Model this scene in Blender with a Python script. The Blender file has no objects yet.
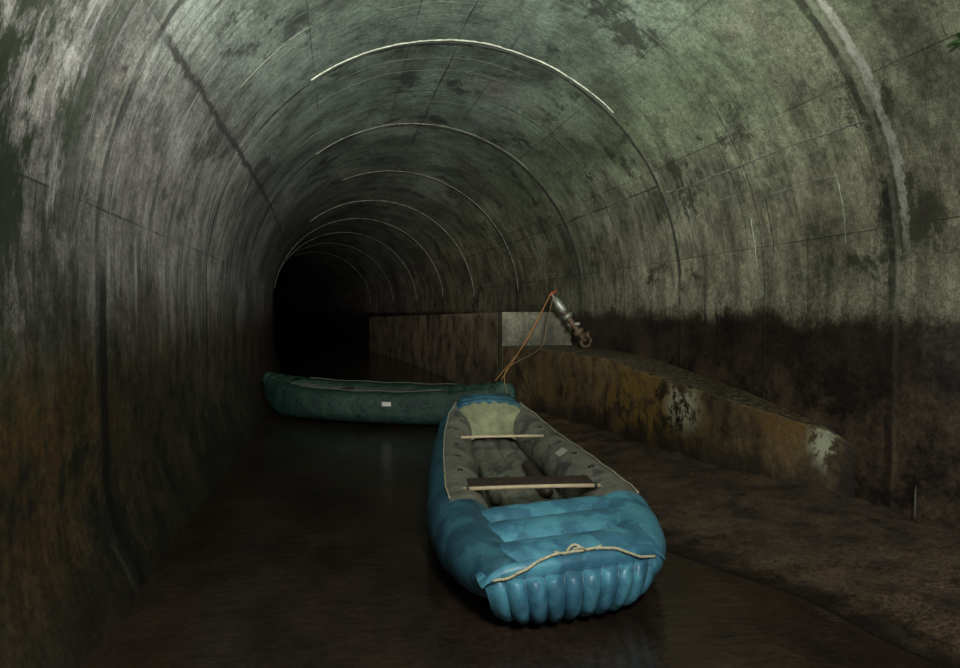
import bpy, bmesh, math, random
from mathutils import Vector, noise, Matrix
random.seed(4)
sc=bpy.context.scene
sc.view_settings.view_transform='Standard'
COL=sc.collection
TH=math.atan(140/640.0); ST,CT=math.sin(TH),math.cos(TH)
CZ=1.5
def c2w(xr,d): return (xr*CT+d*ST, -xr*ST+d*CT)

# ---------------- node helpers ----------------
class M:
    def __init__(s,name):
        s.m=bpy.data.materials.new(name); s.m.use_nodes=True
        s.nt=s.m.node_tree; s.nt.nodes.clear()
        s.out=s.n('ShaderNodeOutputMaterial'); s.b=s.n('ShaderNodeBsdfPrincipled')
        s.l(s.b.outputs[0],s.out.inputs[0])
        s.tc=s.n('ShaderNodeTexCoord')
    def n(s,t,**k):
        x=s.nt.nodes.new(t)
        for a,b in k.items(): setattr(x,a,b)
        return x
    def l(s,a,b): s.nt.links.new(a,b)
    def put(s,v,inp):
        if isinstance(v,bpy.types.NodeSocket): s.l(v,inp)
        elif isinstance(v,(tuple,list)):
            inp.default_value=tuple(v)+((1,) if len(v)==3 and len(inp.default_value)==4 else ())
        else: inp.default_value=v
    def map(s,co,scale,loc=(0,0,0),rot=(0,0,0)):
        m=s.n('ShaderNodeMapping'); s.l(co,m.inputs['Vector'])
        m.inputs['Scale'].default_value=scale; m.inputs['Location'].default_value=loc; m.inputs['Rotation'].default_value=rot
        return m.outputs[0]
    def noise(s,co,scale,det=6,rough=.6,dist=0):
        x=s.n('ShaderNodeTexNoise'); s.l(co,x.inputs['Vector'])
        x.inputs['Scale'].default_value=scale; x.inputs['Detail'].default_value=det
        x.inputs['Roughness'].default_value=rough; x.inputs['Distortion'].default_value=dist
        return x.outputs[0]
    def ramp(s,f,p0,p1,c0=(0,0,0),c1=(1,1,1),interp='LINEAR'):
        r=s.n('ShaderNodeValToRGB'); s.l(f,r.inputs[0]); e=r.color_ramp.elements
        r.color_ramp.interpolation=interp
        e[0].position=p0;e[1].position=p1;e[0].color=tuple(c0)+(1,);e[1].color=tuple(c1)+(1,)
        return r.outputs[0]
    def mix(s,f,a,b,mode='MIX'):
        x=s.n('ShaderNodeMix',data_type='RGBA',blend_type=mode)
        s.put(f,x.inputs[0]); s.put(a,x.inputs[6]); s.put(b,x.inputs[7]); return x.outputs[2]
    def math(s,op,a,b=0,c=0):
        x=s.n('ShaderNodeMath',operation=op); s.put(a,x.inputs[0]); s.put(b,x.inputs[1]); s.put(c,x.inputs[2]); return x.outputs[0]
    def smooth(s,v,a,b):
        x=s.n('ShaderNodeMapRange',interpolation_type='SMOOTHSTEP'); s.put(v,x.inputs[0])
        x.inputs[1].default_value=a;x.inputs[2].default_value=b;x.inputs[3].default_value=0;x.inputs[4].default_value=1
        return x.outputs[0]
    def sep(s,co):
        x=s.n('ShaderNodeSeparateXYZ'); s.l(co,x.inputs[0]); return x.outputs
    def bump(s,h,st=.5,dist=.02):
        x=s.n('ShaderNodeBump'); s.l(h,x.inputs['Height']); x.inputs['Strength'].default_value=st; x.inputs['Distance'].default_value=dist
        s.l(x.outputs[0],s.b.inputs['Normal'])
    def spot(s,co,c,r0,r1,sc=(1,1,1)):
        v=s.n('ShaderNodeVectorMath',operation='SUBTRACT'); s.l(co,v.inputs[0]); v.inputs[1].default_value=c
        v2=s.n('ShaderNodeVectorMath',operation='MULTIPLY'); s.l(v.outputs[0],v2.inputs[0]); v2.inputs[1].default_value=sc
        v3=s.n('ShaderNodeVectorMath',operation='LENGTH'); s.l(v2.outputs[0],v3.inputs[0])
        x=s.n('ShaderNodeMapRange',interpolation_type='SMOOTHSTEP'); s.l(v3.outputs['Value'],x.inputs[0])
        x.inputs[1].default_value=r0;x.inputs[2].default_value=r1;x.inputs[3].default_value=1;x.inputs[4].default_value=0
        return x.outputs[0]
    def stripe(s,u,c,w,soft):
        d=s.math('ABSOLUTE',s.math('SUBTRACT',u,c))
        return s.math('SUBTRACT',1,s.smooth(d,w,w+soft))

def simple(name,col,rough=.6,var=.35,scale=20,bump=.2,metal=0):
    m=M(name); f=m.noise(m.tc.outputs['Object'],scale,5,.65)
    c=m.ramp(f,.3,.7,[x*(1-var) for x in col],[min(1,x*(1+var)) for x in col])
    m.put(c,m.b.inputs['Base Color']); m.b.inputs['Roughness'].default_value=rough; m.b.inputs['Metallic'].default_value=metal
    m.bump(f,bump,.01); return m.m

# tunnel shell material ----------------------------------------------------
def tunnel_mat():
    m=M('aged_tunnel_concrete'); uv=m.tc.outputs['UV']; ob=m.tc.outputs['Object']
    x,y,z=m.sep(ob); U,V,_=m.sep(uv)
    isR=m.smooth(x,.9,1.4)
    big=m.noise(m.map(ob,(.8,.45,.6)),1.2,4,.5,.3)
    c=m.ramp(big,.36,.62,(.14,.14,.125),(.31,.31,.29))
    med=m.noise(m.map(uv,(1.0,.9,1),(3,1,0)),1.7,10,.76,.15)
    c=m.mix(1,c,m.ramp(med,.37,.55,(.42,.41,.40),(1.12,1.12,1.12)),'MULTIPLY')
    s1=m.noise(m.map(uv,(2.4,.6,1)),1.4,9,.76,.1)
    s2=m.noise(m.map(uv,(7.0,.9,1),(4,2,0)),1.4,7,.76,.05)
    streak=m.math('MULTIPLY_ADD',s2,.28,m.math('MULTIPLY',s1,.72))
    side=m.math('SUBTRACT',1,m.smooth(z,2.6,3.8))
    c=m.mix(m.math('MULTIPLY_ADD',side,.55,.10),c,m.ramp(streak,.43,.55,(.27,.26,.26),(1.18,1.18,1.18)),'MULTIPLY')
    bl=m.noise(m.map(uv,(14,.05,1),(0,3,0)),1.2,3,.6)
    blm=m.smooth(m.noise(m.map(uv,(.7,.7,1),(7,3,0)),1.2,4,.6),.42,.58)
    c=m.mix(m.math('MULTIPLY',m.math('MULTIPLY',m.smooth(bl,.57,.62),blm),.35),c,(.05,.05,.045))
    c=m.mix(m.math('MULTIPLY',m.math('MULTIPLY',m.math('SUBTRACT',1,m.smooth(bl,.34,.38)),blm),.25),c,(.36,.37,.33))
    br=m.n('ShaderNodeTexBrick'); m.l(uv,br.inputs['Vector']); br.offset=.5; br.inputs['Scale'].default_value=1
    br.inputs['Brick Width'].default_value=1.5; br.inputs['Row Height'].default_value=1.02; br.inputs['Mortar Size'].default_value=.007
    br.inputs['Mortar Smooth'].default_value=.3
    br.inputs['Color1'].default_value=(.76,.76,.75,1); br.inputs['Color2'].default_value=(1.10,1.10,1.08,1); br.inputs['Mortar'].default_value=(.32,.31,.28,1)
    brk=m.noise(m.map(uv,(1,1,1),(8,1,0)),1.3,4,.6)
    c=m.mix(m.math('MULTIPLY_ADD',m.smooth(brk,.40,.56),.6,.3),c,br.outputs['Color'],'MULTIPLY')
    fine=m.noise(ob,20,7,.82)
    grit=m.noise(ob,75,4,.8)
    c=m.mix(.75,c,m.ramp(fine,.40,.60,(.48,.48,.46),(1.2,1.2,1.2)),'MULTIPLY')
    c=m.mix(.75,c,m.ramp(grit,.40,.62,(.55,.55,.54),(1.35,1.35,1.35)),'MULTIPLY')
    blot=m.noise(m.map(uv,(.75,.75,1),(9,4,0)),1.6,11,.78,.2)
    c=m.mix(m.math('MULTIPLY',m.smooth(blot,.545,.60),.80),c,(.026,.025,.021))
    gn=m.noise(m.map(uv,(.5,.5,1),(2,2,0)),1.1,4,.6)
    hi=m.smooth(z,2.3,3.7)
    g=m.math('MULTIPLY',m.math('ADD',m.math('MULTIPLY',hi,.9),.05),m.smooth(gn,.26,.48))
    c=m.mix(g,c,m.mix(1,c,(.80,1.04,.91),'MULTIPLY'))
    lf=m.math('MULTIPLY',m.math('SUBTRACT',1,m.smooth(x,-.9,.2)),.9)
    c=m.mix(lf,c,m.mix(1,c,(1.0,.93,.97),'MULTIPLY'))
    # slanted runs on the left haunch
    sc1=m.noise(m.map(uv,(7,.45,1),(3,3,0),(0,0,.55)),1.2,8,.75)
    sc2=m.noise(m.map(uv,(5,.40,1),(1,6,0),(0,0,.45)),1.2,8,.78)
    c=m.mix(m.math('MULTIPLY',m.math('MULTIPLY',m.smooth(sc1,.56,.64),lf),.60),c,(.36,.35,.34))
    c=m.mix(m.math('MULTIPLY',m.math('MULTIPLY',m.smooth(sc2,.56,.63),lf),.80),c,(.028,.026,.024))
    rs=m.math('MULTIPLY',m.smooth(x,1.8,3.2),.9)
    c=m.mix(rs,c,m.mix(1,c,(1.0,.96,.68),'MULTIPLY'))
    ln=m.noise(m.map(uv,(1.6,.6,1),(5,5,0)),2.0,9,.75)
    mo=m.math('MULTIPLY',m.spot(ob,(-1.2,2.6,2.2),.3,1.5,(1,1,.9)),m.smooth(ln,.45,.54))
    c=m.mix(m.math('MULTIPLY',mo,.94),c,(.010,.019,.005))
    # tide mark & wet lower wall
    tn=m.noise(m.map(uv,(1.3,1.3,1)),1.6,9,.75)
    tw=m.math('ADD',m.math('MULTIPLY_ADD',tn,.60,-.30),m.math('MULTIPLY_ADD',fine,.12,-.06))
    zz=m.math('ADD',z,tw)
    band=m.smooth(zz,1.38,1.58)
    zl=m.math('ADD',z,m.math('MULTIPLY_ADD',streak,1.3,-.65))
    bandL=m.smooth(zl,1.10,1.95)
    bandm=m.mix(isR,bandL,band)
    ow=m.noise(m.map(uv,(.9,.9,1),(1,3,0)),2.0,10,.78,.2)
    wet=m.ramp(ow,.42,.60,(.015,.011,.009),(.105,.070,.045))
    under=m.smooth(zz,.80,1.20)
    wet=m.mix(m.math('MULTIPLY',under,.62),wet,(.017,.012,.010))
    nearR=m.math('SUBTRACT',1,m.smooth(y,3.35,3.5))
    wet=m.mix(m.math('MULTIPLY',nearR,m.math('MULTIPLY_ADD',m.smooth(z,.8,1.4),.45,.05)),wet,m.mix(m.smooth(ow,.42,.58),(.05,.047,.038),(.13,.125,.095)))
    wetL=m.ramp(ow,.39,.60,(.011,.010,.007),(.072,.058,.032))
    gr=m.math('MULTIPLY',m.spot(ob,(-1.2,3.2,1.25),.2,1.3,(1,.8,1.5)),m.smooth(ln,.42,.58))
    wetL=m.mix(m.math('MULTIPLY',gr,.6),wetL,(.028,.037,.010))
    rust=m.math('MULTIPLY',m.spot(ob,(-1.1,2.9,.80),.2,1.4,(1,.8,1.7)),m.smooth(ow,.42,.58))
    wetL=m.mix(m.math('MULTIPLY',rust,.85),wetL,(.075,.038,.010))
    low=m.math('SUBTRACT',1,m.smooth(z,.05,.65))
    wetL=m.mix(m.math('MULTIPLY',low,.72),wetL,(.011,.009,.006))
    w=m.mix(isR,wetL,wet)
    w=m.mix(.8,w,m.ramp(fine,.38,.60,(.40,.40,.40),(1.35,1.35,1.35)),'MULTIPLY')
    w=m.mix(m.math('MULTIPLY_ADD',isR,-.35,.65),w,m.ramp(streak,.42,.56,(.32,.32,.32),(1.2,1.2,1.2)),'MULTIPLY')
    c=m.mix(bandm,w,c)
    # cast joints running right round the bore
    wob=m.noise(m.map(uv,(1,1,1),(6,6,0)),2.0,9,.8)
    Uw=m.math('ADD',U,m.math('MULTIPLY_ADD',wob,.12,-.06))
    brokn=m.smooth(m.noise(m.map(uv,(.3,1.2,1),(1,9,0)),1.5,7,.75),.40,.54)
    for (u0,wd,dark) in ((3.70,.018,.75),(5.05,.005,.5),(6.5,.016,.85),(7.9,.008,.6),(9.4,.03,.85),(11.0,.012,.7),(12.6,.03,.85),(14.2,.02,.7),(15.9,.04,.8),(17.5,.03,.7),(19.1,.05,.8)):
        k=m.math('MULTIPLY',m.stripe(Uw,u0,wd,wd*1.2+.006),m.math('MULTIPLY_ADD',brokn,dark*.6,dark*.4))
        c=m.mix(k,c,(.010,.009,.007))
        k=m.math('MULTIPLY',m.stripe(Uw,u0-wd*2.2-.01,wd*.5,wd+.004),m.math('MULTIPLY',m.math('MULTIPLY',brokn,m.math('MULTIPLY_ADD',bandm,.75,.25)),.24))
        c=m.mix(k,c,(.30,.30,.24))
    wj=m.noise(m.map(uv,(1,.6,1)),9,8,.85)
    Uc=m.math('ADD',Uw,m.math('MULTIPLY_ADD',wj,.16,-.08))
    kr=m.math('MULTIPLY',m.stripe(Uc,3.57,.024,.018),m.math('MULTIPLY',m.smooth(x,2.2,2.7),m.smooth(z,1.8,2.2)))
    c=m.mix(m.math('MULTIPLY',kr,m.math('MULTIPLY_ADD',m.smooth(wj,.42,.56),.6,.25)),c,(.42,.42,.36))
    kl=m.math('MULTIPLY',m.stripe(Uw,3.78,.035,.04),m.math('MULTIPLY',m.math('SUBTRACT',1,m.smooth(x,-.9,-.7)),m.math('SUBTRACT',1,m.smooth(z,1.6,2.0))))
    c=m.mix(m.math('MULTIPLY',kl,.92),c,(.004,.0035,.003))
    Vw=m.math('ADD',V,m.math('MULTIPLY_ADD',m.noise(m.map(uv,(2.5,2.5,1),(2,8,0)),1.5,9,.85),.26,-.13))
    v0=ZS_+math.pi*R_*(30/180)
    ck=m.math('MULTIPLY',m.stripe(Vw,v0,.010,.030),m.math('MULTIPLY',m.smooth(y,3.6,3.9),m.math('SUBTRACT',1,m.smooth(y,8.5,9.5))))
    c=m.mix(m.math('MULTIPLY',ck,.85),c,(.016,.015,.013))
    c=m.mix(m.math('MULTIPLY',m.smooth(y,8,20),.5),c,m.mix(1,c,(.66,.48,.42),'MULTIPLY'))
    c=m.mix(m.math('MULTIPLY',m.smooth(y,26,42),.9),c,(.004,.0035,.003))  # distant darkness put into the colour, blackening the far bore
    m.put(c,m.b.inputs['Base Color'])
    rr=m.n('ShaderNodeMapRange'); m.put(bandm,rr.inputs[0]); rr.inputs[3].default_value=.48; rr.inputs[4].default_value=.72
    m.l(rr.outputs[0],m.b.inputs['Roughness'])
    h=m.math('ADD',m.math('MULTIPLY',fine,.40),m.math('ADD',m.math('MULTIPLY',grit,.12),m.math('MULTIPLY',med,.5)))
    m.bump(h,.5,.022)
    return m.m
R_=2.47; ZS_=1.75
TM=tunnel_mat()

def conc_mat(name,dark,lite,spots=(),drip=.8,dark_parts=False,rim=None):
    m=M(name); ob=m.tc.outputs['Object']
    a=m.noise(ob,1.6,9,.72,.4); c=m.ramp(a,.38,.60,dark,lite)
    f=m.noise(ob,20,6,.8)
    c=m.mix(.75,c,m.ramp(f,.38,.60,(.5,.5,.5),(1.25,1.25,1.25)),'MULTIPLY')
    if drip:
        d=m.noise(m.map(ob,(3,3,1)),1.6,6,.65)
        c=m.mix(drip,c,m.ramp(d,.40,.58,(.35,.33,.3),(1.2,1.2,1.2)),'MULTIPLY')
    for (p,r,col,s) in spots:
        k=m.math('MULTIPLY',m.spot(ob,p,r*.2,r*1.2,s),m.smooth(m.noise(m.map(ob,(1,1,.7)),6,9,.78,.0),.46,.53))
        c=m.mix(k,c,col)
    if rim:
        c=m.mix(m.math('MULTIPLY',m.smooth(m.math('ADD',m.sep(ob)[2],m.math('MULTIPLY_ADD',a,.3,-.15)),rim-.05,rim+.04),.6),c,(.26,.22,.16))
    if dark_parts:  # colour darkened at the base, near end and top
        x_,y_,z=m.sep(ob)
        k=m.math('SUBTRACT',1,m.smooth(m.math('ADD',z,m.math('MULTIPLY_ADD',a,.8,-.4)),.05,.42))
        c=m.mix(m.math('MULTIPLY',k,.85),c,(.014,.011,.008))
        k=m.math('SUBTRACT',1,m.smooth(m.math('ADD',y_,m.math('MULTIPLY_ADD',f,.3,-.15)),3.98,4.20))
        c=m.mix(m.math('MULTIPLY',k,.9),c,(.014,.011,.008))  # near end darkened in the colour to subdue its front-lit face
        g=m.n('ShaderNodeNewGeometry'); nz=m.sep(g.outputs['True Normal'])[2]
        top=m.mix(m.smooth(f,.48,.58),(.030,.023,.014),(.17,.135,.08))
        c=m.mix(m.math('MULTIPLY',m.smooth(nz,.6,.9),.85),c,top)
    m.put(c,m.b.inputs['Base Color']); m.b.inputs['Roughness'].default_value=.6
    m.bump(m.math('ADD',m.math('MULTIPLY',a,.6),m.math('MULTIPLY',f,.5)),.6,.04); return m.m

# ---------------- mesh helpers ----------------
def mk(name,verts,faces,mats,uvs=None,smooth=True,mi=None,parent=None):
    me=bpy.data.meshes.new(name); me.from_pydata([tuple(v) for v in verts],[],faces)
    for mm in (mats if isinstance(mats,(list,tuple)) else [mats]): me.materials.append(mm)
    if mi: 
        for p,i in zip(me.polygons,mi): p.material_index=i
    if uvs:
        ul=me.uv_layers.new(name='UVMap')
        for lo in me.loops: ul.data[lo.index].uv=uvs[lo.vertex_index]
    for p in me.polygons: p.use_smooth=smooth
    me.update()
    o=bpy.data.objects.new(name,me); COL.objects.link(o)
    if parent: o.parent=parent
    return o
def fixn(o):
    bm=bmesh.new(); bm.from_mesh(o.data); bmesh.ops.recalc_face_normals(bm,faces=bm.faces); bm.to_mesh(o.data); bm.free()
def grid(P,cl_u=False,cl_v=False):
    nu=len(P); nv=len(P[0]); v=[p for r in P for p in r]; f=[]
    for i in range(nu if cl_u else nu-1):
        for j in range(nv if cl_v else nv-1):
            a=i*nv+j; b=i*nv+(j+1)%nv; c=((i+1)%nu)*nv+(j+1)%nv; d=((i+1)%nu)*nv+j
            f.append((a,b,c,d))
    return v,f
def tube(name,pts,rad,mat,parent=None,seg=10,closed=False,mi_fn=None,squash=1):
    pts=[Vector(p) for p in pts]; n=len(pts)
    R=rad if isinstance(rad,(list,tuple)) else [rad]*n
    P=[];up0=Vector((0,0,1))
    for i,p in enumerate(pts):
        t=(pts[min(i+1,n-1)]-pts[max(i-1,0)]).normalized()
        u=up0 if abs(t.dot(up0))<.95 else Vector((1,0,0))
        s=t.cross(u).normalized(); u2=s.cross(t).normalized()
        P.append([p+(s*math.cos(a)+u2*math.sin(a)*squash)*R[i] for a in [2*math.pi*k/seg for k in range(seg)]])
    v,f=grid(P,cl_v=True); mi=None
    if mi_fn: mi=[mi_fn(i//seg,i%seg) for i in range(len(f))]
    nb=len(v); v.append(pts[0]); v.append(pts[-1])
    for k in range(seg):
        f.append((k,nb,(k+1)%seg)); f.append(((n-1)*seg+k,(n-1)*seg+(k+1)%seg,nb+1))
        if mi is not None: mi+= [0,0]
    o=mk(name,v,f,mat,parent=parent,mi=mi); fixn(o); return o
def spline(pts,n):
    pts=[Vector(p) for p in pts]; out=[]
    P=[pts[0]*2-pts[1]]+pts+[pts[-1]*2-pts[-2]]
    segs=len(pts)-1
    for k in range(n+1):
        t=k/n*segs; i=min(int(t),segs-1); t-=i
        a,b,c,d=P[i:i+4]
        out.append(.5*((2*b)+(c-a)*t+(2*a-5*b+4*c-d)*t*t+(3*b-a-3*c+d)*t**3))
    return out
def empty(name,loc,rz,label,cat):
    e=bpy.data.objects.new(name,None); COL.objects.link(e); e.location=loc; e.rotation_euler=(0,0,rz)
    e.empty_display_size=.2
    if label: e['label']=label; e['category']=cat
    return e
def tag(o,label,cat): o['label']=label; o['category']=cat; return o
def interp(x,xs,ys):
    if x<=xs[0]: return ys[0]
    for i in range(len(xs)-1):
        if x<=xs[i+1]:
            t=(x-xs[i])/(xs[i+1]-xs[i]); return ys[i]*(1-t)+ys[i+1]*t
    return ys[-1]

# ---------------- tunnel shell ----------------
R=R_; ZS=ZS_
def cx(Y): return 1.23-.0042*max(0,Y-7)**2
def frame(Y):
    s=(cx(Y+.01)-cx(Y-.01))/.02; n=Vector((1,-s,0)).normalized(); return Vector((cx(Y),Y,0)),n
def shell(Y,a=None,z=None,side=0,inset=0):
    c,n=frame(Y)
    if a is not None:
        return c+n*((R-inset)*math.cos(a))+Vector((0,0,ZS+(R-inset)*math.sin(a)))
    rr=R-inset-((.17+.05*noise.noise(Vector((Y*1.5,z*3,0))))*max(0,(.6-z)/.6)**1.6 if side<0 else 0)
    return c+n*(side*rr)+Vector((0,0,z))
YS=[-3+i*.25 for i in range(0,221)]
def build_shell(name,fn,N):
    P=[];U=[]
    for Y in YS:
        row=[]
        for j in range(N+1):
            p,v=fn(Y,j/N); row.append(p); U.append((Y,v))
        P.append(row)
    v,f=grid(P); o=mk(name,v,f,TM,uvs=U); o['kind']='structure'; return o
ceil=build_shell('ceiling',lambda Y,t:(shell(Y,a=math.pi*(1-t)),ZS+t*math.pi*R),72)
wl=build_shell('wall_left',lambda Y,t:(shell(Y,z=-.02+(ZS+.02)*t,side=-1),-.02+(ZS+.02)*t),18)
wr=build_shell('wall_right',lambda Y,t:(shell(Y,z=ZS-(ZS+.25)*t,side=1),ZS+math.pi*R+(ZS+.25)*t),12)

def floor_mat():
    m=M('murky_wet_floor'); ob=m.tc.outputs['Object']
    a=m.noise(m.map(ob,(1,.6,1)),1.8,7,.7); b=m.noise(ob,30,3,.7)
    c=m.ramp(a,.35,.65,(.010,.007,.005),(.032,.021,.014))
    c=m.mix(.6,c,m.ramp(b,.35,.65,(.5,.5,.5),(1.4,1.4,1.4)),'MULTIPLY')
    m.put(c,m.b.inputs['Base Color'])
    m.put(m.ramp(a,.4,.6,(.04,.04,.04),(.11,.11,.11)),m.b.inputs['Roughness'])
    m.bump(m.noise(m.map(ob,(2.0,5,1)),3,5,.6),.35,.018); return m.m
P=[];
for Y in YS:
    c,n=frame(Y); P.append([c+n*x for x in (-2.34,-1.2,0,1.2,2.46)])
v,f=grid(P); fl=mk('floor',v,f,floor_mat()); fl['kind']='structure'

EW=simple('far_darkness_concrete',(.004,.0035,.003),.9,.3,3)  # end cap coloured near black to stand in for the unlit bore
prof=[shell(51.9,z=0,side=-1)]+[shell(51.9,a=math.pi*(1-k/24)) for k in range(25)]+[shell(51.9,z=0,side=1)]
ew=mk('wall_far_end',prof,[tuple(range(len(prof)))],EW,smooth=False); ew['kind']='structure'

# ---------------- joints (mineral lines) ----------------
pale=simple('pale_mineral_deposit',(.36,.37,.29),.8,.5,14)
paled=simple('grey_mineral_deposit',(.18,.18,.14),.8,.7,9)
faint=simple('faint_mineral_line',(.13,.13,.10),.8,.7,9)
dk=simple('dark_open_joint',(.030,.029,.024),.9,.5,9)
tn=[0]
def ribbon(f,N,wfn):
    V=[];F=[]
    for i in range(N+1):
        ww,off,h=wfn(i)
        for dw,hh in ((-ww,.002),(-ww*.5,h),(ww*.5,h),(ww,.002)): V.append(f(i,off+dw,hh))
    for i in range(N):
        for k in range(3): F.append((i*4+k,i*4+k+1,(i+1)*4+k+1,(i+1)*4+k))
    return V,F
def addtrim(V,F,mat):
    tn[0]+=1; o=mk('trim_%d'%tn[0],V,F,mat); o['kind']='structure'; return o
def ring(Y,a0,a1,w,mat,h=.012,gap=0.0,skew=0,freq=3):
    N=int(abs(a1-a0)*90)+2; A=lambda i:a0+(a1-a0)*i/N
    def wf(i):
        a=A(i); ww=max(0.0005,w*(.75+1.4*noise.noise(Vector((a*freq,Y,1)))+1.3*noise.noise(Vector((a*45,Y,2)))))
        ww*=min(1,(i+1)/40,(N-i+1)/40) if N>80 else min(1,(i+1)/4,(N-i+1)/4)
        if gap and noise.noise(Vector((a*4,Y*3,4)))<gap-.5: ww=.0005
        return ww,.022*noise.noise(Vector((a*5,Y,7)))+.006*noise.noise(Vector((a*30,Y,7)))+skew*(a-1.57),h
    addtrim(*ribbon(lambda i,o,hh:shell(Y+o,a=A(i),inset=hh),N,wf),mat)
def longi(a,y0,y1,w,mat,h=.01,dots=False):
    N=int((y1-y0)*(40 if dots else 20))+3; YY=lambda i:y0+(y1-y0)*i/N
    addtrim(*ribbon(lambda i,o,hh:shell(YY(i),a=a+o/R,inset=hh),N,
      lambda i:(max(.0008,w*(.7+1.5*noise.noise(Vector((YY(i)*2.3,a,3)))))*(1 if not dots or i%3 else .1),.03*noise.noise(Vector((YY(i)*1.5,a,5)))+.006*noise.noise(Vector((YY(i)*9,a,5))),h)),mat)
D=math.radians
ring(6.4,D(49),D(127),.013,pale,.012,freq=6); ring(6.5,D(2),D(58),.016,dk,.006)
ring(9.3,D(50),D(128),.008,paled,.010,.22,freq=6); ring(9.40,D(2),D(90),.028,dk,.01)
ring(12.5,D(5),D(115),.014,paled,.010,.36); ring(15.85,D(3),D(130),.020,paled,.015,.30)
ring(19.0,D(5),D(170),.020,faint,.02,.25); ring(22.4,D(5),D(172),.03,faint,.02,.25); ring(26,D(5),D(172),.05,faint,.02,.2); ring(30,D(5),D(172),.06,faint,.02,.2)
ring(5.3,D(126),D(143),.005,faint,.006)
ring(5.15,D(3),D(14),.008,pale,.006); ring(4.08,D(6),D(18),.008,pale,.006); ring(6.1,D(12),D(20),.006,paled,.006)
for q,a,b in ((6.85,70,120),(7.2,62,130),(8.3,60,135),(5.6,75,110)): ring(q,D(a),D(b),.004,faint,.004,.4,freq=5)
longi(D(25),3.7,6.4,.010,paled,.01,True); longi(D(27),6.5,16,.008,dk); longi(D(91),3,20,.009,dk); longi(D(150.5),9,16,.010,dk)
longi(D(17.5),4.08,4.9,.007,paled,.005); ring(4.9,D(6),D(17.5),.007,dk,.005); longi(D(19.5),5.2,6.2,.006,paled,.005); ring(5.75,D(9),D(19.5),.006,dk,.005)

# ---------------- right bank of silt ----------------
def bank_mat():
    m=M('wet_silt_gravel'); ob=m.tc.outputs['Object']; x,y,z=m.sep(ob)
    a=m.noise(m.map(ob,(1,1.4,1)),3.0,10,.82,.1); b=m.noise(ob,50,4,.85)
    c=m.ramp(a,.40,.58,(.022,.015,.009),(.15,.098,.054))
    c=m.mix(.95,c,m.ramp(b,.42,.60,(.30,.30,.30),(1.7,1.7,1.7)),'MULTIPLY')
    v=m.n('ShaderNodeTexVoronoi'); m.l(ob,v.inputs['Vector']); v.inputs['Scale'].default_value=9
    sp=m.math('MULTIPLY',m.math('LESS_THAN',v.outputs['Distance'],.12),m.smooth(a,.46,.56))
    c=m.mix(m.math('MULTIPLY',sp,.5),c,(.22,.18,.12))
    edge=m.smooth(m.math('ADD',z,m.math('MULTIPLY_ADD',a,.06,-.03)),.005,.045)
    c=m.mix(edge,(.012,.009,.006),c)
    m.put(c,m.b.inputs['Base Color']); m.put(m.ramp(edge,0,1,(.10,.10,.10),(.36,.36,.36)),m.b.inputs['Roughness'])
    m.bump(m.math('ADD',m.math('MULTIPLY',a,1.2),m.math('MULTIPLY',b,.7)),1.0,.05); return m.m
ex=[-3,1,2.3,3.8,6,9,9.7]; ev=[2.8,2.75,2.45,1.95,2.1,2.30,2.42]
P=[]
for i in range(0,260):
    Y=-2.9+i*(12.55/259); e=interp(Y,ex,ev)+.16*noise.noise(Vector((Y*1.2,0,0))); w=cx(Y)+2.455; row=[]
    for j in range(51):
        t=j/50; X=e+(w-e)*t
        z=.14*t**.8+(.026*noise.noise(Vector((X*3,Y*3,0)))+.020*noise.noise(Vector((X*11,Y*11,2))))*min(1,t*5)-(.01 if j==0 else 0)
        row.append(Vector((X,Y,z)))
    P.append(row)
v,f=grid(P); bank=tag(mk('silt_bank',v,f,bank_mat()),'brown wet silt and gravel bank beside the dark water','ground'); bank['kind']='stuff'

# ---------------- concrete ledge, block, retaining wall ----------------
w1=(.42,.43,.29)
ledge_m=conc_mat('stained_ledge_concrete',(.024,.017,.009),(.15,.102,.044),
   [((3.50,4.5,.6),.35,(.15,.080,.018),(1,1,1)),((3.2,6.3,.5),1.2,(.18,.105,.022),(1,1,1.2)),((3.0,8.2,.5),1.0,(.10,.064,.020),(1,1,1.2)),((3.24,5.6,.60),.30,w1,(1,1,1.0)),((3.62,4.2,.48),.15,w1,(1,1,.7))],.75,True)
px_=[(3.72,3.94),(3.66,4.08),(3.50,4.5),(3.27,5.3),(3.14,6.2),(3.04,7.3),(2.72,9.1),(2.49,9.73)]
path=[]
for a,b in zip(px_[:-1],px_[1:]):
    for k in range(24): path.append(Vector((a[0]+(b[0]-a[0])*k/24,a[1]+(b[1]-a[1])*k/24,0)))
path.append(Vector((2.49,9.73,0)))
for _ in range(2): path=[path[0]]+[(path[i-1]+path[i]*2+path[i+1])/4 for i in range(1,len(path)-1)]+[path[-1]]
P=[]
for i,p in enumerate(path):
    Y=p.y; top=interp(Y,[3.95,4.2,5.3,7.3,9.0],[.50,.60,.77,.965,.97]); wx=max(cx(Y)+2.45,p.x+.02)
    n1=noise.noise(Vector((Y*3,1,1)))*.012; n2=noise.noise(Vector((Y*4,0,5)))*.014+min(0,noise.noise(Vector((Y*11,0,5))))*.05
    row=[Vector((p.x,Y,-.1))]
    for k in range(7):
        z=(top-.012+n2)*k/6; row.append(Vector((p.x+n1,Y,z)))
    row.append(Vector((p.x+.012+n1,Y,top+n2)))
    for k in range(1,6):
        row.append(Vector((p.x+.012+(wx-p.x-.012)*k/5,Y,top+n2*max(0,1-k/2))))
    row.append(Vector((wx,Y,-.1)))
    P.append(row)
v,f=grid(P,cl_v=True); nb=len(P[0]); f.append(tuple(range(nb))); f.append(tuple((len(P)-1)*nb+k for k in reversed(range(nb))))
led=mk('concrete_ledge',v,f,ledge_m); fixn(led); tag(led,'low brown-stained concrete ledge running along the tunnel wall','ledge')
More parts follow.
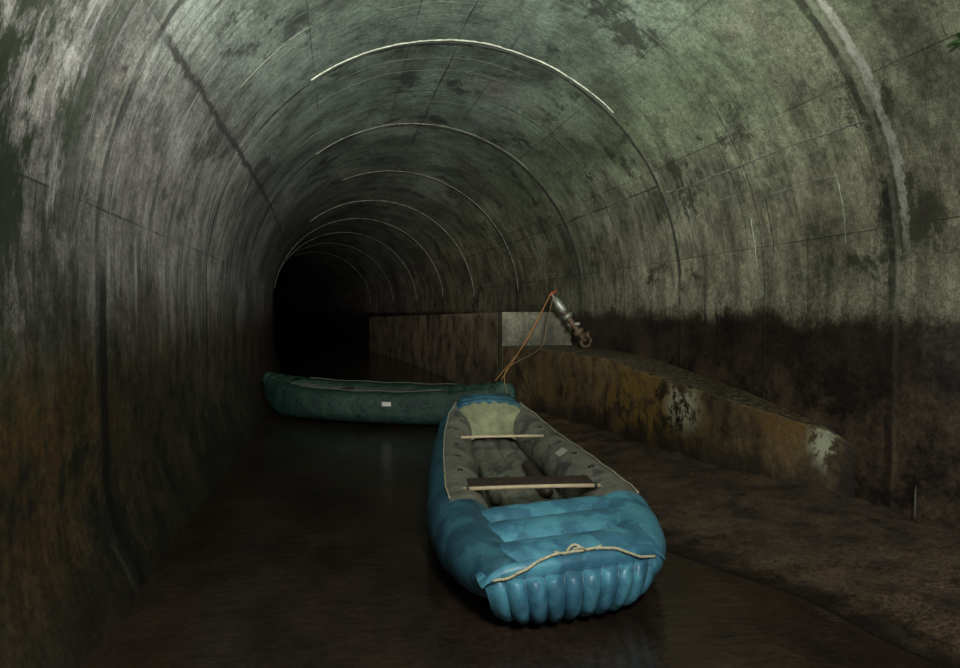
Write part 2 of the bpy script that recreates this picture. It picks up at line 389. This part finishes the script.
m_=led.modifiers.new('e','EDGE_SPLIT'); m_.split_angle=D(28)

blk_m=conc_mat('dull_block_concrete',(.055,.050,.032),(.15,.14,.09))
def prism(name,foot,z0,z1,mat,bev=.02,zt=None):
    n=len(foot); V=[Vector((a,b,z0)) for a,b in foot]+[Vector((a,b,(zt[i] if zt else z1))) for i,(a,b) in enumerate(foot)]
    F=[tuple(reversed(range(n))),tuple(range(n,2*n))]+[(i,(i+1)%n,n+(i+1)%n,n+i) for i in range(n)]
    o=mk(name,V,F,mat,smooth=False); fixn(o)
    b=o.modifiers.new('b','BEVEL'); b.width=bev; b.segments=2; return o
blk=prism('concrete_block',[(2.49,9.75),(cx(9.75)+2.455,9.75),(cx(10.1)+2.455,10.1),(2.50,10.1)],-.1,1.50,blk_m,.004)
tag(blk,'dull grey squared concrete block at the end of the ledge','block')
rw_m=conc_mat('grimy_wall_concrete',(.040,.030,.020),(.27,.205,.13),(),.2,False,1.42)
fr=[];bk=[];zt_=[]
for k in range(32):
    Y=10.12+k*.5; fr.append((cx(Y)+interp(Y,[10,11.5],[1.31,1.34]),Y)); bk.append((cx(Y)+2.42,Y)); zt_.append(1.495-.006*k+.012*noise.noise(Vector((k*.9,3,3)))*(k>0))
rw=prism('retaining_wall',fr+bk[::-1],-.1,1.4,rw_m,.004,zt_+zt_[::-1]); tag(rw,'long grimy concrete retaining wall following the tunnel bend','wall')

# ---------------- fabrics ----------------
def blue_mat(dim=1.0):
    m=M('blue_coated_fabric'); ob=m.tc.outputs['Object']
    dn=m.n('ShaderNodeTexNoise'); m.l(ob,dn.inputs['Vector']); dn.inputs['Scale'].default_value=14; dn.inputs['Detail'].default_value=4
    av=m.n('ShaderNodeVectorMath',operation='MULTIPLY_ADD'); m.l(dn.outputs['Color'],av.inputs[0]); av.inputs[1].default_value=(.14,.14,.14); m.l(ob,av.inputs[2])
    v=m.noise(m.map(av.outputs[0],(1,1,.6)),6.5,3,.5)
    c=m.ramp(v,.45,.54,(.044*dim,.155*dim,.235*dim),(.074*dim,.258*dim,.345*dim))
    a=m.noise(ob,4,7,.7); c=m.mix(.7,c,m.ramp(a,.38,.60,(.55,.6,.65),(1.15,1.15,1.12)),'MULTIPLY')
    d=m.noise(ob,55,3,.8); c=m.mix(m.math('MULTIPLY',m.smooth(d,.60,.70),.4),c,(.20,.25,.24))
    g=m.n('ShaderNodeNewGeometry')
    c=m.mix(m.math('SUBTRACT',1,m.smooth(g.outputs['Pointiness'],.42,.490)),c,(.014*dim,.052*dim,.085*dim))  # crease shade put into the colour so the ridges show
    m.put(c,m.b.inputs['Base Color']); m.b.inputs['Roughness'].default_value=.42
    m.bump(m.math('ADD',a,m.math('MULTIPLY',d,.12)),.35,.018); return m.m
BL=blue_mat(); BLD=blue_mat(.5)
def olive_mat(k=1,patch=.82,t=.53):
    m=M('grubby_olive_fabric'); ob=m.tc.outputs['Object']
    a=m.noise(ob,5,7,.75,.3); c=m.ramp(a,.36,.60,(.08*k,.08*k,.064*k),(.18*k,.175*k,.14*k))
    b=m.noise(ob,4.5,3,.6,.3); c=m.mix(m.math('MULTIPLY',m.smooth(b,t,t+.05),patch),c,(.030,.038,.045))
    m.put(c,m.b.inputs['Base Color']); m.b.inputs['Roughness'].default_value=.6; m.bump(a,.35,.02); return m.m
OL=olive_mat(1.2,.65,.56); OLF=olive_mat(1.4,.65,.55)
PALEY=simple('pale_worn_fabric',(.22,.235,.135),.7,.45,6)
WOOD=simple('bare_pine_wood',(.52,.42,.27),.55,.2,18)
SEAT=simple('dark_seat_board',(.042,.027,.022),.5,.5,12)
ROPE=simple('cream_rope',(.42,.39,.26),.8,.4,60)
WHT=simple('white_label_vinyl',(.42,.42,.38),.5,.25,30)
BLK=simple('black_rubber',(.015,.015,.016),.4,.3,20)

# ---------------- blue inflatable canoe ----------------
bx,by=c2w(.47,3.0); ang=-TH-math.radians(-5.5)
canoe=empty('inflatable_canoe',(bx,by,0),ang,'blue inflatable canoe with two wooden thwarts floating on dark water','boat')
L=4.35
def hw(s):
    return interp(s,[0,.12,.3,.6,1.1,2.0,3.0,3.7,4.05,4.3],[.33,.375,.425,.48,.51,.49,.445,.375,.30,.235])
def zc(s): return .20+.06*max(0,(.7-s)/.7)**1.3+.20*max(0,(s-2.8)/1.5)**1.8
def tr(s): return interp(s,[0,.12,.35,.9,2.5,3.6,4.1,4.3],[.080,.115,.155,.198,.19,.172,.15,.115])
def shear(side,s): return .16*side*hw(s)*max(0,1-s/1.2)*1.6
for side in (-1,1):
    pts=[];rr=[];n=90
    for i in range(n+1):
        s=.04+(L-.09)*i/n
        pu=1+.010*abs(math.cos(s*math.pi/.22))
        pts.append(Vector((side*hw(s),s+shear(side,s),zc(s)))); rr.append(tr(s)*pu)
    a=pts[0];rr0=rr[0]; pts=[a+Vector((-.02*side,-.04,.0)),a+Vector((-.01*side,-.025,0))]+pts; rr=[rr0*.35,rr0*.75]+rr
    a=pts[-1]; pts+= [a+Vector((-.02*side,.04,0.01)),a+Vector((-.03*side,.06,.01))]; rr+=[rr[-1]*.75,rr[-1]*.35]
    seg=32
    def mfn(i,j,side=side):
        a=(j+.5)/32*360
        inn=(56<a<300) if side>0 else (a<112 or a>240)
        return 1 if (inn and i>18) else 0
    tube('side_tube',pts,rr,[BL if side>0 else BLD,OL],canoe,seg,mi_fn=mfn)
    gp=[]
    for i in range(90):
        s=.88+3.25*i/89; a=math.radians(56 if side>0 else 68)
        gp.append(Vector((side*(hw(s)+(tr(s)*1.015+.005)*math.cos(a)),s+shear(side,s),zc(s)+(tr(s)*1.015+.005)*math.sin(a)+.003*math.sin(s*14))))
    tube('gunwale_cord',gp,.005,ROPE,canoe,6)
P=[]
for i in range(60):
    s=.35+3.75*i/59; w=hw(s)-.03; row=[]
    for j in range(61):
        u=-1+2*j/60; rib=abs(math.sin((u+1)*math.pi*2.5))
        row.append(Vector((u*w,s,.07+.04*rib**.6+.14*max(0,(s-2.9)/1.2)**2)))
    P.append(row)
v,f=grid(P); mk('floor_cushion',v,f,OLF,parent=canoe)
P=[]
for i in range(50):
    s=.55+3.6*i/49; w=hw(s)-.05; P.append([Vector((u/8*w,s,.015+.2*max(0,(s-3.1)/1.2)**2)) for u in range(-8,9)])
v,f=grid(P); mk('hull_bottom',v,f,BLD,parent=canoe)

def end_deck(name,prof,nd,wfn,place,mats,nr,slant,dome=.05,sag=.05,ra=.070,rb=.038):
    pr=spline([(0,a,b) for a,b in prof],220); P=[]
    for i,p in enumerate(pr):
        t=i/220; a=pr[max(i-1,0)];b=pr[min(i+1,220)]; tg=(b-a).normalized(); nrm=Vector((0,tg.z,-tg.y))
        row=[]
        for j in range(181):
            u=-1+2*j/180; w=wfn(t)
            dk_=max(0,min(1,(t-nd+.02)/.06))
            ridge=ra*abs(math.sin(t/nd*math.pi*5))**.6 if t<nd else 0
            rib=rb*abs(math.sin((u+1)/2*math.pi*nr))**.6
            h=(1-dk_)*ridge+dk_*rib*min(1,(1.02-t)*4)
            h+=.004*noise.noise(Vector((u*8,t*16,3)))
            edge=1-abs(u)**8
            q=Vector((u*w,p.y,p.z))+nrm*(h*edge)
            q.z+=dome*(1-u*u)*(1-dk_*.6) - sag*abs(u)**7*(.3+.7*(1-dk_))
            q.y+= .12*abs(u)**3*dk_ + slant*u*w + .05*(1-dk_)*(u*u)
            row.append(place(q))
        P.append(row)
    v,f=grid(P); o=mk(name,v,f,mats,parent=canoe); fixn(o); return P
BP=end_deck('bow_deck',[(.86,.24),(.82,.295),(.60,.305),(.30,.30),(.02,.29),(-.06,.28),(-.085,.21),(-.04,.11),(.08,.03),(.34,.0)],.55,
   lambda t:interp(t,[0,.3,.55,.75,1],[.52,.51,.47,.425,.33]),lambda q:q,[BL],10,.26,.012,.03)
end_deck('stern_deck',[(.46,.17),(.44,.23),(.32,.25),(.2,.26),(.06,.25),(-.02,.20),(-.0,.10),(.05,.0),(.15,-.12),(.3,-.2)],.54,
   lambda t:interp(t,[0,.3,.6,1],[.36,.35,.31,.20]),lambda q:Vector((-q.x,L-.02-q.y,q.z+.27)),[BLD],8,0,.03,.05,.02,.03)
P=[]
for k in range(65):
    u=-1+2*k/64; rb_=.010*abs(math.sin((u+1)*math.pi*3)); c_=Vector((u*.34,L-.58-.02*u*u+.10*(1-u*u),.48+.03*(1-u*u)-.05*abs(u)**4))
    P.append([c_+Vector((0,dy-rb_*.4,dz+rb_)) for dy,dz in ((-.34,-.29),(-.24,-.18),(-.14,-.09),(-.06,-.03),(0,.01),(.05,.02),(.10,.02))])
v,f=grid(P); mk('stern_cuff',v,f,PALEY,parent=canoe)['label']='pale worn fabric cuff'
def onbow(i,j): return BP[max(0,min(220,int(round(i*1.375))))][max(0,min(180,int(round(j*1.125))))]
def smoothpath(ps,k=3):
    for _ in range(k): ps=[ps[0]]+[(ps[a-1]+ps[a]*2+ps[a+1])/4 for a in range(1,len(ps)-1)]+[ps[-1]]
    return ps
r1=smoothpath([onbow(89-12*math.sin(k/50*math.pi)**2,7+142*k/50)+Vector((0,-.014,.016+.004*math.sin(k*1.1))) for k in range(51)],3)
tube('bow_rope',r1,.0068,ROPE,canoe,7)
r2=smoothpath([onbow(79-12*math.sin(k/20*math.pi),58+40*k/20)+Vector((0,-.010,.022)) for k in range(21)],2)
tube('bow_rope',r2,.0065,ROPE,canoe,7)
kn=[onbow(77,78)+Vector((.03*math.cos(k*.9),-.016,.022+.008*math.sin(k*.9))) for k in range(12)]
tube('rope_knot',kn,.007,ROPE,canoe,7)
def box(name,c,sz,mat,parent,rot=(0,0,0),bev=.006):
    x,y,z=[k/2 for k in sz]
    V=[(sx*x,sy*y,sz_*z) for sx in(-1,1) for sy in(-1,1) for sz_ in(-1,1)]
    F=[(0,1,3,2),(4,6,7,5),(0,4,5,1),(2,3,7,6),(0,2,6,4),(1,5,7,3)]
    o=mk(name,V,F,mat,smooth=False,parent=parent); fixn(o); o.location=c; o.rotation_euler=rot
    b=o.modifiers.new('b','BEVEL'); b.width=bev;b.segments=2; return o
for (s,hwid,z,sd,xo) in ((1.03,.44,.39,.22,-.04),(2.78,.42,.37,.0,0)):
    th=empty('thwart',(0,0,0),0,'',''); th.parent=canoe
    th.location=(xo,s,z)
    tube('pole',[(-hwid,0,0),(-hwid*.5,0,.003),(0,0,.004),(hwid*.5,0,.003),(hwid,0,0)],.013,WOOD,th,10)
    if sd: box('seat_board',(0.01,sd/2+.014,.0),(hwid*1.85,sd,.014),SEAT,th,(math.radians(1),0,0))
    for u in (-1,1): box('pole_strap',(u*(hwid-.03),0,.0),(.02,.035,.030),BLK,th)
def disc(name,c,nrm,r,mat,parent,h=.008):
    nrm=Vector(nrm).normalized(); q=nrm.to_track_quat('Z','Y').to_matrix(); c=Vector(c); V=[];F=[];n=14
    for rr_,hh in ((r,0),(r*.9,h),(r*.45,h*1.3)): V+= [c+q@Vector((rr_*math.cos(k*2*math.pi/n),rr_*math.sin(k*2*math.pi/n),hh)) for k in range(n)]
    for b in (0,n):
        for k in range(n): F.append((b+k,b+(k+1)%n,b+n+(k+1)%n,b+n+k))
    F.append(tuple(range(2*n,3*n))); o=mk(name,V,F,mat,parent=parent,smooth=False); fixn(o); return o
for s in (1.5,1.95,2.4,3.1):
    for side in (-1,1):
        a=math.radians(100); r=tr(s)
        disc('eyelet_patch',(side*(hw(s)+r*math.cos(a)),s,zc(s)+r*math.sin(a)),(side*math.cos(a),0,math.sin(a)),.022,BLK,canoe)
box('maker_label',(hw(2.1)-.10,2.1,zc(2.1)+.172),(.085,.12,.004),WHT,canoe,(0,math.radians(-32),.1),.001)
tube('seat_cushion',spline([(-.20,1.55,.15),(-.20,2.0,.16),(-.20,2.55,.17)],20),[.03]+[.045]*19+[.03],OL,canoe,12)
tube('seat_cushion',spline([(.20,1.7,.15),(.20,2.1,.15),(.19,2.6,.16)],20),[.03]+[.05]*19+[.03],SEAT,canoe,12)

# ---------------- green canoe ----------------
def green_mat(d=1):
    m=M('dark_green_coated_fabric'); ob=m.tc.outputs['Object']
    a=m.noise(ob,4,8,.75); c=m.ramp(a,.38,.62,(.006*d,.018*d,.014*d),(.017*d,.050*d,.036*d))
    b=m.noise(ob,40,3,.7); c=m.mix(m.math('MULTIPLY',m.smooth(b,.62,.72),.3),c,(.07,.09,.08))
    m.put(c,m.b.inputs['Base Color']); m.b.inputs['Roughness'].default_value=.42; m.bump(a,.9,.07); return m.m
GR=green_mat(); GRL=green_mat(1.5); GRI=simple('grimy_inner_fabric',(.016,.020,.016),.7,.5,8)
A=Vector((*c2w(-3.14,9.36),0)); B=Vector((*c2w(.40,8.30),0)); LG=(B-A).length
gc=empty('inflatable_canoe',(A.x,A.y,0),math.atan2((B-A).y,(B-A).x),'dark green inflatable canoe moored across the water','boat')
def gw(t): return .06+.50*(1-abs(t)**2.4) if t<0 else .035+.525*(1-abs(t)**2.1)
def gz(t): return .46+ (.12*abs(t)**2.5 if t<0 else .10*abs(t)**2.5)+.006*math.sin(t*17)
def gtr(t): return (.13-.05*abs(t)**3) if t<0 else .13-.07*abs(t)**3
P=[];N=110
for i in range(N+1):
    t=-1+2*i/N; x=LG*(t+1)/2; w=gw(t)+.012*noise.noise(Vector((t*9,2,2))); zt=gz(t)+.012*noise.noise(Vector((t*12,1,1))); r=gtr(t)*(1+.06*abs(math.sin(i*.31))); keel=(.24 if t<0 else .34)*max(0,(abs(t)-.74)/.26)**2.0
    half=[(0,keel),(w*.45,keel+.01),(w*.8,keel+.03),(w+.05*(1-abs(t)**4),keel+.10)]
    cc=(max(w-.06,.0), zt-r)
    for k in range(9):
        a=math.radians(-25+k*25); half.append((cc[0]+r*math.cos(a),cc[1]+r*math.sin(a)))
    half.append((max(.01,cc[0]-r*.6),min(cc[1]-.10,.16+keel))); half.append((0,min(.15+keel,zt-.05)))
    half=[(max(0,q0),q1) for q0,q1 in half]
    P.append([Vector((x,-y_,z_)) for y_,z_ in half]+[Vector((x,y_,z_)) for y_,z_ in half[-2:0:-1]])
v,f=grid(P,cl_v=True); nb=len(P[0])
mi=[1 if (j%nb in range(10,17)) else 0 for j in range(len(f))]+[0,0]
f.append(tuple(range(nb))); f.append(tuple(N*nb+k for k in reversed(range(nb))))
h=mk('hull',v,f,[GR,GRI],parent=gc,mi=mi); fixn(h)
s_=h.modifiers.new('s','SUBSURF'); s_.levels=1; s_.render_levels=1
for sgn,t0,t1 in ((-1,.72,1.03),(1,.58,1.03)):
    P=[]
    for i in range(25):
        t=t0+(t1-t0)*i/24; x=LG*(sgn*t+1)/2; tt=min(t,1); row=[]
        for j in range(21):
            u=-1+2*j/20; w=(gw(sgn*tt)+.04)*(1 if t<1 else 1-.5*(t-1)/.03)
            row.append(Vector((x,u*w,gz(sgn*tt)-.012+.05*(1-u*u)-.09*abs(u)**4+.018*math.sin(i*1.1+u*2)-(.12*(t-1)/.03 if t>1 else 0))))
        P.append(row)
    v,f=grid(P); d_=mk('end_deck',v,f,GRL if sgn>0 else GR,parent=gc); fixn(d_)
for sg in (-1,1):
    gp=[Vector((LG*(t+1)/2,sg*(gw(t)-.06),gz(t)*1.0+.012)) for t in [-.7+1.25*k/40 for k in range(41)]]
    tube('gunwale_cord',gp,.007,simple('pale_green_cord',(.06,.085,.065),.8),gc,6)
for t in (-.35,.2): box('thwart',(LG*(t+1)/2,0,.39),(.12,.80,.025),SEAT,gc)
t=.20; xl=LG*(t+1)/2
box('maker_label',(xl,-(gw(t)+.080),gz(t)-.135),(.12,.006,.055),WHT,gc,(math.radians(-2),0,math.radians(4)),.001)

# ---------------- valve / pipe fitting on ledge ----------------
MET=simple('weathered_grey_metal',(.30,.31,.26),.5,.4,15,.3,.5); RUST=simple('rusty_iron',(.10,.065,.038),.7,.6,15,.3,.3)
RED=simple('red_painted_handle',(.35,.06,.02),.5,.3,15)
b0=Vector((3.46,8.70,1.075)); b1=Vector((3.00,8.86,1.76)); ax=(b1-b0).normalized()
vp=empty('pipe_valve',(b0.x,b0.y,b0.z),0,'weathered metal pipe valve with red handle leaning on the ledge','valve')
sub=lambda t:(ax*((b1-b0).length*t))
tube('pipe',[sub(.0),sub(.25),sub(.5),sub(.84)],.042,RUST,vp,16)
tube('flange',[sub(.16),sub(.18),sub(.22),sub(.24)],[.078,.085,.085,.078],RUST,vp,18)
tube('flange',[sub(.50),sub(.515),sub(.545),sub(.56)],[.060,.066,.066,.060],MET,vp,18)
tube('neck',[sub(.62),sub(.66),sub(.80),sub(.92)],[.045,.058,.060,.036],MET,vp,16)
tube('stem',[sub(.9),sub(1.0)],.016,MET,vp,8)
sd=ax.cross(Vector((0,1,0))).normalized()
tube('handle',[sub(1.0)-sd*.09,sub(1.0),sub(1.0)+sd*.05],.016,RED,vp,8)
side=Vector((.8,-.5,.1)).normalized()
tube('outlet',[sub(.12),sub(.12)+side*.09,sub(.12)+side*.12,sub(.12)+side*.125],[.045,.045,.07,.065],RUST,vp,14)
tube('clamp',[sub(.36)-side*.08,sub(.36)+side*.10],.026,MET,vp,10)
fr_=[sub(0)+Vector((.075*math.cos(k*math.pi/12),-.02,.0+.075*math.sin(k*math.pi/12))) for k in range(25)]
tube('foot_ring',fr_,.024,RUST,vp,10)

# ---------------- mooring ropes ----------------
OR=simple('orange_mooring_cord',(.33,.15,.05),.7,.3,40); YE=simple('yellow_mooring_cord',(.22,.15,.06),.7,.3,40)
gtip=gc.matrix_basis@Vector((LG*.965,0,.61))
def rope(pts,mat,label,r=.007):
    o=tube('mooring_rope',spline(pts,40),r,mat,None,6); tag(o,label,'rope')
top=b1+Vector((-.01,-.02,.02))
sten=canoe.matrix_basis@Vector((.24,L-.12,.57))
mid=lambda a,b,t,s:a.lerp(b,t)-Vector((0,0,s))
rope([top,mid(top,gtip,.5,.05),gtip],OR,'orange mooring cord tied from the valve to the green canoe',.0055)
t2=top+Vector((.03,-.03,.0)); h_=Vector((2.66,8.3,1.02))
rope([t2,mid(t2,h_,.5,.03),h_,Vector((sten.x+.02,sten.y+.05,.85)),sten],YE,'slack yellow mooring cord hanging down to the blue canoe',.005)
t3=top+Vector((.0,-.04,.02)); g2=gtip+Vector((-.05,.12,-.02))
rope([t3,mid(t3,g2,.5,.13),g2],OR,'slack orange mooring cord drooping to the green canoe',.005)

DST=simple('dull_weathered_wood',(.08,.072,.05),.8,.5,14)
st0=shell(3.38,z=.18,side=1,inset=.10); st1=shell(3.45,z=.44,side=1,inset=.02)
tag(tube('stick',[st0,st0.lerp(st1,.5)+Vector((.01,.01,0)),st1],[.006,.008,.004],DST,None,8),'short dull stick leaning against the dark wall','stick')

LEAF=simple('fern_green',(.035,.085,.018),.6,.5,30)
base=shell(2.92,a=D(30),inset=.0); fn=empty('fern_sprig',tuple(base),0,'small green fern sprig rooted in the concrete wall','plant')
for k in range(11):
    an=-1.5+k*.30; d0=Vector((-.5,math.sin(an),-.05+.75*math.cos(an))).normalized(); ln_=.05+.02*(k%3); V=[];F=[]
    for i in range(7):
        t=i/6; c_=d0*(ln_*t)+Vector((0,0,-.03*t*t)); ww=.015*math.sin(math.pi*min(1,t*.95+.05))
        wd=d0.cross(Vector((-.7,0,.7))).normalized(); V+= [c_-wd*ww,c_+Vector((-.003,0,.003)),c_+wd*ww]
    for i in range(6):
        for q in (0,1): F.append((i*3+q,i*3+q+1,(i+1)*3+q+1,(i+1)*3+q))
    mk('frond',V,F,LEAF,parent=fn)

# ---------------- lights ----------------
def plight(name,loc,e,col,r=.15):
    l=bpy.data.lights.new(name,'POINT'); l.energy=e; l.color=col; l.shadow_soft_size=r
    o=bpy.data.objects.new(name,l); o.location=loc; COL.objects.link(o); return o
plight('near_fill',(.65,-.2,2.7),460,(1,.99,.95),.25)  # added lamp outside the frame, brightens the near tunnel
def slight(name,loc,to,e,col,ang,bl=.8,r=.2):
    l=bpy.data.lights.new(name,'SPOT'); l.energy=e; l.color=col; l.spot_size=D(ang); l.spot_blend=bl; l.shadow_soft_size=r
    o=bpy.data.objects.new(name,l); o.location=loc; o.rotation_euler=(Vector(to)-Vector(loc)).to_track_quat('-Z','Y').to_euler(); COL.objects.link(o)
slight('vault_fill',(.5,.2,2.4),(.65,6.0,4.2),3100,(.97,1,.93),86,1)  # added unseen spot, brightens the vault
slight('deep_fill',(.3,.2,2.2),(1.15,12,2.6),3600,(1,.88,.78),24,1)  # added unseen narrow spot, lifts the bore further in
w=bpy.data.worlds.new('W'); sc.world=w; w.use_nodes=True
w.node_tree.nodes['Background'].inputs[0].default_value=(.3,.32,.3,1); w.node_tree.nodes['Background'].inputs[1].default_value=.02

cam=bpy.data.cameras.new('Camera'); cam.lens=24; cam.sensor_width=36; cam.clip_start=.05
co=bpy.data.objects.new('Camera',cam); COL.objects.link(co); co.location=(0,0,CZ)
co.rotation_euler=(math.pi/2-math.atan(22/640),0,-TH); sc.camera=co
